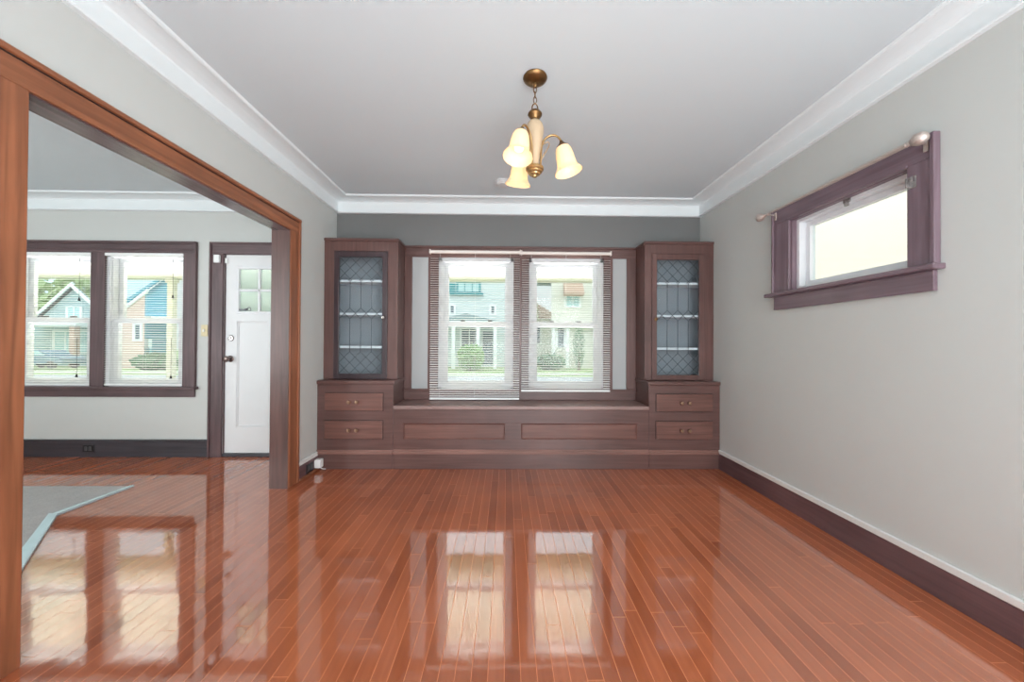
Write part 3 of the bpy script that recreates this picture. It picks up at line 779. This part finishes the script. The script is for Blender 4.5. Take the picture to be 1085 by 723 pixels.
tag(MB().lathe([(0, ZC), (.068, ZC), (.068, ZC - .010), (.060, ZC - .012), (.060, ZC - .018), (.066, ZC - .020), (.066, ZC - .028), (.056, ZC - .031), (.054, ZC - .037), (.030, ZC - .041), (0, ZC - .041)], (-.040, 3.235, 0), seg=36).build('smoke_detector', M['detector'], None, True),
    'round white smoke detector on the ceiling behind the chandelier', 'smoke detector')

# ------------------------------------------------------------------ curtain rod over the high window
def curtain_rod():
    xr = XR - .075; z = 2.130
    r = thing('curtain_rod', (xr, 2.2, z), 'slim champagne metal curtain rod with oval finials above the small window', 'curtain rod')
    ya, yb = 1.715, 2.655
    MB().tube([(xr, ya, z), (xr, 2.2, z)], .011, 14).tube([(xr, 2.19, z), (xr, yb, z)], .009, 14).build('rod', M['rodm'], r, True)
    for y, s in ((ya, -1), (yb, 1)):
        MB().lathe([(0, 0), (.010, 0), (.013, .005), (.009, .012), (.013, .018), (.010, .024), (.021, .036), (.029, .054), (.029, .068), (.022, .084), (.010, .093), (0, .095)], (xr, y, z), (0, s, 0), 24, .05, 9).build('finial', M['rodm'], r, True)
    for y in (1.672, 2.628):
        b = MB().box(XR - .027, XR - .021, y - .010, y + .010, z - .050, z + .006, .002).box(xr - .004, XR - .022, y - .004, y + .004, z - .016, z - .009)
        b.tube([(xr + math.cos(a) * .0105, y, z + math.sin(a) * .0105) for a in [PI + PI * i / 8 for i in range(9)]], .0026, 6)
        b.build('bracket', M['rodm'], r)
curtain_rod()
br = thing('blind_bracket', (XR - .022, 1.735, 1.965), 'small metal bracket screwed to the casing beside the high window glass', 'bracket')
MB().box(XR - .026, XR - .0215, 1.712, 1.752, 1.930, 1.990, .002).build('plate', M['nickel'], br)
MB().box(XR - .040, XR - .026, 1.742, 1.748, 1.940, 1.984, .001).box(XR - .040, XR - .026, 1.716, 1.722, 1.960, 1.984, .001).build('flange', M['nickel'], br)

# ------------------------------------------------------------------ small fittings
def outlet_left():
    x = XL + .018
    r = thing('wall_outlet', (x, 3.205, .06), 'black outlet in the short baseboard between the opening and cabinet', 'outlet')
    MB().box(x, x + .006, 3.152, 3.258, .022, .102, .002).build('cover_plate', M['black'], r)
    for y in (3.182, 3.228): MB().box(x + .004, x + .009, y - .016, y + .016, .040, .084, .003).build('receptacle', M['socket'], r)
    a = thing('plug_adapter', (x, 3.318, .05), 'white plug-in box on the baseboard at the cabinet corner', 'adapter')
    MB().box(x, x + .055, 3.280, 3.340, .030, .105, .006).build('housing', M['plastic'], a)
    MB().tube([(x + .030, 3.335, .034), (x + .034, 3.338, .012), (x + .050, 3.339, .006), (x + .075, 3.336, .006)], .004, 8).build('lead_wire', M['plastic'], a, True)
outlet_left()
def outlet_entry():
    r = thing('wall_outlet', (-4.17, D - .018, .085), 'black outlet in the dark baseboard under the paired windows', 'outlet')
    y = D - .018
    MB().box(-4.225, -4.115, y - .006, y, .052, .122, .002).build('cover_plate', M['black'], r)
    for xx in (-4.190, -4.150): MB().box(xx - .015, xx + .015, y - .010, y - .004, .066, .108, .004).build('receptacle', M['socket'], r)
outlet_entry()
sw = thing('light_switch', (-3.053, D, 1.275), 'ivory toggle light switch between window and front door', 'light switch')
MB().box(-3.086, -3.020, D - .006, D, 1.217, 1.333, .002).build('cover_plate', M['ivory'], sw)
MB().box(-3.060, -3.046, D - .020, D - .005, 1.262, 1.288, .003).build('toggle', M['plastic'], sw)
ds = thing('door_sensor', (-2.9, D - .02, 2.0), 'white alarm contact at the top corner of the front door', 'door sensor')
MB().box(-2.938, -2.884, D - .046, D - .021, 1.957, 2.037, .004).build('transmitter', M['plastic'], ds)
MB().box(-2.853, -2.832, D - .008, D + .012, 1.962, 2.012, .003).build('magnet', M['plastic'], ds)

# carpet with taped edge in the left room
def carpet():
    r = thing('carpet', (-3.4, 1.5, 0), 'grey cut carpet with pale blue bound edge on the left room floor', 'carpet')
    pts = [(-5.6, 2.930), (-2.985, 2.930), (-3.000, 2.462), (-2.455, 1.868), (-2.06, 1.437), (-2.06, -.9), (-5.6, -.9)]
    MB().prism([(x, y, .001) for x, y in pts], (0, 0, .010)).build('carpet_pile', M['carpet'], r)
    e = MB()
    e.prism([(-2.990, 2.940, .0005), (-2.966, 2.945, .0005), (-2.974, 2.440, .0005), (-3.012, 2.450, .0005)], (0, 0, .0135))
    e.prism([(-3.035, 2.462, .0005), (-2.972, 2.456, .0005), (-2.010, 1.412, .0005), (-2.085, 1.390, .0005)], (0, 0, .0145))
    e.build('edge_binding', M['strip'], r)
carpet()

# ------------------------------------------------------------------ outdoors
GZ = -.95
M['lawn'] = plain('lawn_green', srgb(150, 172, 112), .9, var=.35, scale=1.2)
M['asphalt'] = plain('pale_asphalt', srgb(168, 172, 176), .9, var=.1, scale=2)
M['concrete'] = plain('pale_concrete', srgb(205, 203, 196), .9, var=.08, scale=2)
M['porch'] = plain('cream_porch_paint', srgb(236, 227, 212), .6, var=.02)
M['porchbeam'] = plain('yellow_cream_beam', srgb(208, 207, 190), .6, var=.02)
M['siding_white'] = siding_material('white_siding', srgb(206, 216, 218))
M['siding_cream'] = siding_material('cream_siding', srgb(220, 217, 206))
M['siding_grey'] = siding_material('grey_blue_siding', srgb(164, 188, 194))
M['siding_blue'] = siding_material('blue_siding', srgb(96, 168, 194))
M['siding_pink'] = siding_material('pink_brick', srgb(222, 194, 184), .09)
M['roofpale'] = plain('pale_blue_shingle', srgb(200, 220, 230), .8, var=.1, scale=5)
M['roofgrey'] = plain('grey_shingle', srgb(128, 150, 158), .8, var=.12, scale=5)
M['rake'] = plain('white_rake_board', srgb(240, 244, 244), .6, var=.01)
M['teal'] = plain('teal_paint', srgb(36, 140, 150), .5, var=.08)
M['panedark'] = plain('dark_house_glass', srgb(86, 108, 122), .1, var=.1)
M['panepale'] = plain('pale_house_glass', srgb(176, 212, 216), .15, var=.1)
M['awning'] = plain('dusty_pink_awning', srgb(190, 158, 138), .8, var=.1)
M['leaf'] = plain('bright_leaf', srgb(112, 160, 78), .8, var=.4, scale=5)
M['leafd'] = plain('deep_leaf', srgb(66, 122, 84), .8, var=.4, scale=5)
M['leafp'] = plain('pale_leaf', srgb(168, 188, 138), .8, var=.35, scale=3)
M['bark'] = plain('bark', srgb(120, 100, 80), .9, var=.2)
M['carblue'] = plain('blue_grey_car_paint', srgb(92, 128, 150), .25, var=.04)
M['rubber'] = plain('tyre_rubber', srgb(36, 38, 42), .7)

struct(MB().box(-90, 60, 5.6, 130, GZ - .3, GZ).build('lawn', M['lawn']), 'green lawn across the front of the houses', 'lawn')
struct(MB().box(-90, 60, 16, 23, GZ, GZ + .01).build('street', M['asphalt']), 'pale street in front of the house', 'street')
struct(MB().box(-90, 60, 24.2, 25.6, GZ, GZ + .02).build('sidewalk', M['concrete']), 'pale sidewalk along the far side of the street', 'sidewalk')
struct(MB().box(-7.6, 2.3, DO + .001, 5.62, -.30, -.10).build('porch_floor', M['concrete']), 'pale porch floor outside the front windows', 'porch floor')
struct(MB().box(-7.6, 2.3, DO + .001, 5.60, 2.125, 2.30).build('porch_ceiling', M['porch']), 'cream porch ceiling outside the front windows', 'porch ceiling')
struct(MB().box(-7.6, 2.3, 5.60, 5.66, 2.115, 2.42).build('porch_fascia', M['porchbeam']), 'pale yellow board along the front edge of the porch ceiling', 'porch fascia')
for x, lb in ((-5.05, 'pale yellow porch post seen at the right edge of the window beside the door'),):
    p = thing('porch_post', (x, 5.54, -.1), lb, 'porch post')
    MB().box(x - .045, x + .045, 5.50, 5.58, .02, 2.05, .008).build('shaft', M['porchbeam'], p)
    MB().box(x - .10, x + .10, 5.465, 5.615, -.10, .02, .006).build('base', M['porchbeam'], p)
    MB().box(x - .06, x + .06, 5.485, 5.595, 2.05, 2.125, .006).build('capital', M['porchbeam'], p)
# neighbour outside the small window
nb = thing('neighbour_house', (4.4, 1.5, GZ), 'cream neighbouring house wall filling the small high window', 'house')
MB().box(4.4, 9, -6, 6.5, GZ, 6.2).build('wall', plain('cream_stucco', srgb(244, 226, 212), .8, var=.03), nb)
MB().prism([(4.2, -4.3, 6.2), (9.4, -4.3, 6.2), (6.7, -4.3, 8.2)], (0, 20.6, 0)).build('roof', M['roofgrey'], nb)

def panes(parent, x0, x1, z0, z1, y, frame, pane, n=1, nm='window'):
    """framed house window of n lights on a facade that faces -y"""
    t = .09; b = MB()
    b.box(x0 - t, x1 + t, y - .08, y + .02, z1, z1 + t).box(x0 - t, x1 + t, y - .10, y + .02, z0 - t, z0)
    w = (x1 - x0) / n
    for k in range(n + 1): b.box(x0 + w * k - t / (1 if k in (0, n) else 2), x0 + w * k + t / (1 if k in (0, n) else 2), y - .08, y + .02, z0, z1)
    f = b.build(nm, frame, parent)
    MB().box(x0, x1, y - .03, y + .01, z0, z1).build('pane', pane, f)

def white_house():
    r = thing('house', (-2.5, 33, GZ), 'white two-storey house with teal-trimmed upper windows seen through the left seat window', 'house')
    y = 32
    MB().box(-9.5, 2.0, y, y + 10, GZ, 7.6).build('wall', M['siding_white'], r)
    MB().prism([(-10, y - .5, 7.6), (2.5, y - .5, 7.6), (-3.75, y - .5, 10.8)], (0, 11, 0)).build('roof', M['roofpale'], r)
    panes(r, -4.35, -2.35, 5.75, 6.50, y, M['teal'], M['panepale'], 3)
    MB().box(-4.95, -2.05, y - .25, y + .02, 5.42, 5.60).build('window_box', M['teal'], r)
    MB().box(-5.05, -4.50, y - .06, y + .02, 5.6, 6.5).build('shutter', M['teal'], r)
    panes(r, -5.0, -4.55, 3.8, 4.5, y, M['rake'], M['panedark'])
    panes(r, -1.42, -.98, 3.8, 4.5, y, M['rake'], M['panedark'])
    MB().prism([(-5.9, y - 2.6, 3.0), (-.7, y - 2.6, 3.0), (-3.3, y - 2.6, 3.62)], (0, 2.6, 0)).build('porch_roof', M['roofgrey'], r)
    MB().box(-5.9, -.7, y - 2.6, y - 2.35, 2.72, 3.0).build('porch_fascia', M['rake'], r)
    for x in (-5.7, -4.3, -2.3, -.9): MB().box(x - .14, x + .14, y - 2.55, y - 2.3, GZ, 2.72).build('porch_column', M['rake'], r)
    panes(r, -4.0, -2.5, .6, 2.4, y, M['rake'], M['panedark'], 2)
    MB().box(-2.05, -1.15, y - .05, y + .02, GZ + .3, 2.2).build('door', M['panedark'], r)
white_house()
def cream_house():
    r = thing('house', (8, 33, GZ), 'cream house with dusty pink awning seen through the right seat window', 'house')
    y = 32
    MB().prism([(4.0, y, GZ), (13.5, y, GZ), (13.5, y, 8.0), (4.0, y, 8.0)], (1.9, 10, 0)).build('wall', M['siding_cream'], r)
    MB().prism([(3.5, y - .5, 8.0), (14, y - .5, 8.0), (8.75, y - .5, 11.4)], (0, 11, 0)).build('roof', M['roofgrey'], r)
    panes(r, 5.25, 6.55, 4.5, 5.9, y, M['rake'], M['panepale'], 2)
    MB().prism([(5.05, y - .02, 6.60), (5.05, y - .9, 5.62), (5.05, y - .9, 5.42), (5.05, y - .02, 5.42)], (1.7, 0, 0)).build('awning', M['awning'], r)
    panes(r, 4.5, 5.2, .9, 2.6, y, M['rake'], M['panedark'])
    MB().box(4.0, 8.2, y - .5, y, 2.55, 2.85).build('porch_fascia', M['rake'], r)
    for x in (4.15, 5.4, 8.0): MB().box(x - .13, x + .13, y - .45, y - .2, GZ, 2.55).build('porch_column', M['rake'], r)
cream_house()
def cottage():
    r = thing('house', (3, 47, GZ), 'low tan-roofed cottage far behind between the white and cream houses', 'house')
    MB().box(-.5, 6.5, 46, 54, GZ, 4.4).build('wall', M['siding_cream'], r)
    MB().prism([(-1, 45.6, 4.4), (7, 45.6, 4.4), (3, 45.6, 6.8)], (0, 9, 0)).build('roof', M['awning'], r)
    panes(r, 3.0, 4.4, 1.2, 3.2, 46, M['rake'], M['panedark'], 2)
cottage()
def gabled_house():
    r = thing('house', (-37.5, 33, GZ), 'grey-blue gabled house with white rakes seen through the far left window', 'house')
    y = 32; ap = (-37.46, 5.95); sl = .92
    xl, xr_ = -41.2, -34.0; zl = ap[1] - (ap[0] - xl) * sl; zr = ap[1] - (xr_ - ap[0]) * sl
    MB().prism([(xl + .3, y, GZ), (xr_ - .3, y, GZ), (xr_ - .3, y, zr + .2), (ap[0], y, ap[1] - .1), (xl + .3, y, zl + .2)], (-4, 3.9, 0)).build('wall', M['siding_grey'], r)
    rf = MB()
    for (a, b_) in (((xl, zl), ap), (ap, (xr_, zr))):
        rf.prism([(a[0], y - .3, a[1]), (b_[0], y - .3, b_[1]), (b_[0], y - .3, b_[1] + .16), (a[0], y - .3, a[1] + .16)], (-4, 4.2, 0))
    rf.build('roof', M['roofgrey'], r)
    rk = MB()
    for (a, b_) in (((xl, zl), ap), (ap, (xr_, zr))):
        rk.prism([(a[0], y - .42, a[1] - .06), (b_[0], y - .42, b_[1] - .06), (b_[0], y - .42, b_[1] + .2), (a[0], y - .42, a[1] + .2)], (0, .12, 0))
    rk.build('rake_board', M['rake'], r)
    panes(r, -38.1, -36.9, 2.9, 4.1, y, M['rake'], M['panepale'], 2)
    panes(r, -39.2, -36.2, .2, 2.0, y, M['rake'], M['panepale'], 3)
    for x in (-39.8, -35.6): MB().box(x - .22, x + .22, y - 1.8, y - 1.4, GZ, 2.4).build('porch_column', M['awning'], r)
    MB().box(-40.2, -35.2, y - 1.9, y, 2.4, 2.7).build('porch_roof', M['rake'], r)
gabled_house()
def pale_roof_house():
    r = thing('house', (-45, 43, GZ), 'white-sided house with pale steep roof behind the grey gabled house', 'house')
    y = 42
    MB().box(-66, -52.6, y, y + 9, GZ, 5.6).build('wall', M['siding_white'], r)
    MB().prism([(-67, y - .5, 5.6), (-51.2, y - .5, 5.6), (-59, y - .5, 12.6)], (0, 10, 0)).build('roof', M['roofpale'], r)
pale_roof_house()
def blue_house():
    r = thing('house', (-31, 33, GZ), 'bright blue house with pale sloping roof seen through the window beside the front door', 'house')
    y = 32
    MB().prism([(-31.9, y, GZ), (-29.5, y, GZ), (-29.5, y, 6.95), (-31.9, y, 5.0)], (-1.5, 1.6, 0)).build('wall', M['siding_blue'], r)
    MB().prism([(-33.6, y - .3, 4.05), (-29.3, y - .3, 7.05), (-29.3, y - .3, 7.30), (-33.9, y - .3, 7.95), (-33.9, y - .3, 4.05)], (0, .22, 0)).build('roof', M['roofpale'], r)
    MB().prism([(-33.6, y - .42, 3.85), (-29.2, y - .42, 6.92), (-29.2, y - .42, 7.22), (-33.6, y - .42, 4.15)], (0, .14, 0)).build('rake_board', M['siding_blue'], r)
    MB().box(-31.7, -29.4, y - 1.6, y, 3.10, 3.30).build('porch_roof', M['rake'], r)
    MB().box(-32.6, -29.4, y - 1.8, y - 1.5, .70, 1.35).build('porch_rail', M['roofpale'], r)
    MB().box(-32.6, -29.4, y - 1.7, y - 1.5, GZ, .70).build('porch_skirt', M['siding_blue'], r)
blue_house()
def pink_house():
    r = thing('house', (-33, 29, GZ), 'small pinkish brick front with white rake left of the blue house', 'house')
    y = 29
    k = 29 / 32
    MB().prism([(-34.2 * k, y, GZ), (-31.5 * k, y, GZ), (-31.5 * k, y, 5.0), (-34.2 * k, y, 2.9)], (-.9, .9, 0)).build('wall', M['siding_pink'], r)
    MB().prism([(-34.4 * k, y - .12, 2.75), (-31.2 * k, y - .12, 5.05), (-31.2 * k, y - .12, 5.33), (-34.4 * k, y - .12, 3.03)], (0, .12, 0)).build('rake_board', M['rake'], r)
    panes(r, -32.35 * k, -31.75 * k, 1.3, 2.5, y, M['rake'], M['panedark'], 1)
pink_house()

def leafy(b, c, r, n, seed, size):
    rnd = random.Random(seed)
    for _ in range(n):
        while True:
            p = Vector((rnd.uniform(-1, 1), rnd.uniform(-1, 1), rnd.uniform(-1, 1)))
            if .35 < p.length < 1: break
        q = Vector(c) + Vector((p.x * r[0], p.y * r[1], p.z * r[2]))
        a = Vector((rnd.gauss(0, 1), rnd.gauss(0, 1), rnd.gauss(0, 1))).normalized(); e = a.orthogonal().normalized(); s = size * rnd.uniform(.6, 1.3)
        b.quad(q - a * s, q - e * s * .5, q + a * s, q + e * s * .5)
    return b
def tree(name, x, y, h, r, mat, label, cat, trunk=True, seed=1, group=None):
    t = thing(name, (x, y, GZ), label, cat, group)
    z0 = GZ + (h * .3 if trunk else 0)
    leafy(MB(), (x, y, (z0 + GZ + h) / 2), (r, r, (GZ + h - z0) / 2), 900, seed, r * .16).build('foliage', mat, t)
    MB().tube([(x, y, GZ), (x + .05, y, GZ + h * .25), (x, y, GZ + h * (.6 if trunk else .4))], [.16 * r ** .5, .13 * r ** .5, .06], 8).build('trunk', M['bark'], t)
    return t
tree('round_bush', -2.7, 28, 2.1, 1.05, M['leaf'], 'bright green round bush in front of the white house', 'bush', False, 3)
tree('evergreen_shrub', 5.95, 29.5, 3.7, .50, M['leafd'], 'narrow dark evergreen shrub in front of the cream house', 'shrub', False, 4)
tree('tree', 2.95, 43.9, 8.6, .95, M['leafp'], 'pale leafed tree in the gap between white and cream houses', 'tree', True, 5)
tree('tree', -46.8, 40.2, 9.8, 3.2, M['leafp'], 'pale leafed tree rising behind the grey gabled house', 'tree', True, 6)
tree('tree', -29.0, 45, 12.5, 4.0, M['leafp'], 'tall pale tree behind the blue house', 'tree', True, 7)
tree('hedge_shrub', 3.6, 29.2, 1.3, 1.2, M['leafd'], 'low dark shrub at the left corner of the cream house', 'shrub', False, 8)
tree('hedge_shrub', -26.2, 27.5, 1.2, 1.3, M['leafd'], 'low dark shrub in front of the blue house', 'shrub', False, 9)

def car():
    x, y, z = -35.6, 28.6, GZ
    r = thing('car', (x, y, z), 'blue-grey parked car seen through the far left window', 'car')
    side = [(-2.1, .35), (2.1, .35), (2.15, .75), (1.9, .95), (1.1, 1.0), (.45, 1.45), (-.95, 1.47), (-1.6, 1.02), (-2.1, .95)]
    MB().prism([(x + a, y - .8, z + b_) for a, b_ in side], (0, 1.6, 0)).build('body', M['carblue'], r, bevel=.05)
    g = [(-1.4, 1.03), (.85, 1.03), (.38, 1.38), (-.9, 1.39)]
    MB().prism([(x + a, y - .815, z + b_) for a, b_ in g], (0, 1.63, 0)).build('side_glass', M['panepale'], r)
    for a in (-1.3, 1.3):
        for s in (-.72, .72):
            MB().lathe([(0, -.1), (.30, -.1), (.33, -.05), (.33, .05), (.30, .1), (0, .1)], (x + a, y + s, z + .33), (0, 1, 0), 24).build('wheel', M['rubber'], r)
car()

# ------------------------------------------------------------------ camera (level wide-angle)
f_px, pitch, yaw, roll = 383.0, 0.0074, -0.0162, 0.0056
cam = bpy.data.cameras.new('camera'); co = bpy.data.objects.new('camera', cam); COL.objects.link(co)
cam.sensor_width = 36.0; cam.lens = 36.0 * f_px / 1085.0; cam.clip_start = .02; cam.clip_end = 500
def R(u, v):   # camera-frame ray -> world
    c, s = math.cos(roll), math.sin(roll); u, v = c * u + s * v, -s * u + c * v
    x, y, z = u, 1.0, -v
    if (u, v) == 'fwd': pass
    c, s = math.cos(pitch), math.sin(pitch); y, z = c * y - s * z, s * y + c * z
    c, s = math.cos(yaw), math.sin(yaw); x, y = c * x - s * y, s * x + c * y
    return Vector((x, y, z))
fw = R(0, 0).normalized(); rt = (R(1, 0) - R(0, 0)).normalized(); up = (R(0, -1) - R(0, 0)).normalized()
m = Matrix((rt, up, -fw)).transposed().to_4x4(); m.translation = Vector((0, 0, 1.16))
co.matrix_world = m; scene.camera = co

# ------------------------------------------------------------------ light
w = bpy.data.worlds.new('World'); scene.world = w; w.use_nodes = True
nt = w.node_tree; nt.nodes.clear()
out = nt.nodes.new('ShaderNodeOutputWorld'); bg = nt.nodes.new('ShaderNodeBackground')
tc = nt.nodes.new('ShaderNodeTexCoord'); sx = nt.nodes.new('ShaderNodeSeparateXYZ'); rp = nt.nodes.new('ShaderNodeValToRGB')
rp.color_ramp.elements[0].position = .2; rp.color_ramp.elements[0].color = (.92, .96, .98, 1)
rp.color_ramp.elements[1].position = .46; rp.color_ramp.elements[1].color = (2.3, 2.45, 2.6, 1)
nt.links.new(tc.outputs['Generated'], sx.inputs[0]); nt.links.new(sx.outputs[2], rp.inputs[0]); nt.links.new(rp.outputs[0], bg.inputs[0])
bg.inputs[1].default_value = 1.0; nt.links.new(bg.outputs[0], out.inputs[0])

def area(name, loc, direction, sx_, sy_, energy, col=(1, 1, 1), spread=PI):
    l = bpy.data.lights.new(name, 'AREA'); l.shape = 'RECTANGLE'; l.size = sx_; l.size_y = sy_; l.energy = energy; l.color = col; l.spread = spread
    o = bpy.data.objects.new(name, l); COL.objects.link(o); o.location = loc
    o.rotation_euler = Vector(direction).to_track_quat('-Z', 'Y').to_euler(); return o
area('rear_fill', (1.0, -2.0, 1.5), (-.28, 1, -.02), 1.9, 1.8, 104, (.95, .985, 1))  # unseen fill added behind the viewpoint, facing the cabinets
area('rear_ceiling_fill', (.3, -.9, .7), (0, .75, 1), 2.8, 1.6, 98, (.82, .935, 1))  # added fill aimed up and forward to brighten the dining ceiling
area('living_fill', (-5.15, -2.0, 1.5), (.12, 1, -.02), 1.6, 1.9, 90, (.95, .985, 1))  # added fill for the living room; no window stands here
area('living_ceiling_fill', (-5.05, -.6, .8), (.12, .1, 1), 1.8, 1.8, 100, (.84, .955, 1))  # added fill that brightens the living room ceiling
area('porch_ceiling_fill', (-2.75, 4.20, -.05), (0, .04, 1), 9.2, .4, 360, (1, .96, .945), 1.0)  # unseen strip below the sills, added to brighten the porch ceiling and its reflection
area('neighbour_wall_fill', (3.2, 3.6, 4.6), (.75, .1, -.6), 5.0, .8, 52, (1, .97, .95))  # added outdoors to brighten the neighbour's cream wall
sp = bpy.data.lights.new('left_wall_fill', 'SPOT'); sp.energy = 150; sp.spot_size = math.radians(48); sp.spot_blend = 1.0; sp.shadow_soft_size = .35; sp.color = (.97, .99, 1)  # unseen fill added to brighten the partition near the left cabinet
spo = bpy.data.objects.new('left_wall_fill', sp); COL.objects.link(spo); spo.location = (1.6, -.7, 1.9)
spo.rotation_euler = (Vector((-1.735, 3.1, 1.5)) - spo.location).to_track_quat('-Z', 'Y').to_euler()
su = bpy.data.lights.new('sun', 'SUN'); su.energy = .7; su.angle = math.radians(12); su.color = (1, .97, .92)
so = bpy.data.objects.new('sun', su); COL.objects.link(so); so.rotation_euler = Vector((.0, .8, -.6)).to_track_quat('-Z', 'Y').to_euler()

scene.view_settings.view_transform = 'Standard'; scene.view_settings.look = 'None'
scene.view_settings.exposure = 0.0; scene.view_settings.gamma = 1.0
scene.cycles.use_denoising = True
scene.cycles.denoising_input_passes = 'RGB_ALBEDO_NORMAL'; scene.cycles.denoising_prefilter = 'FAST'
scene.cycles.max_bounces = 8; scene.cycles.diffuse_bounces = 4; scene.cycles.transparent_max_bounces = 24
scene.cycles.sample_clamp_indirect = 6.0
scene.cycles.caustics_reflective = False; scene.cycles.caustics_refractive = False
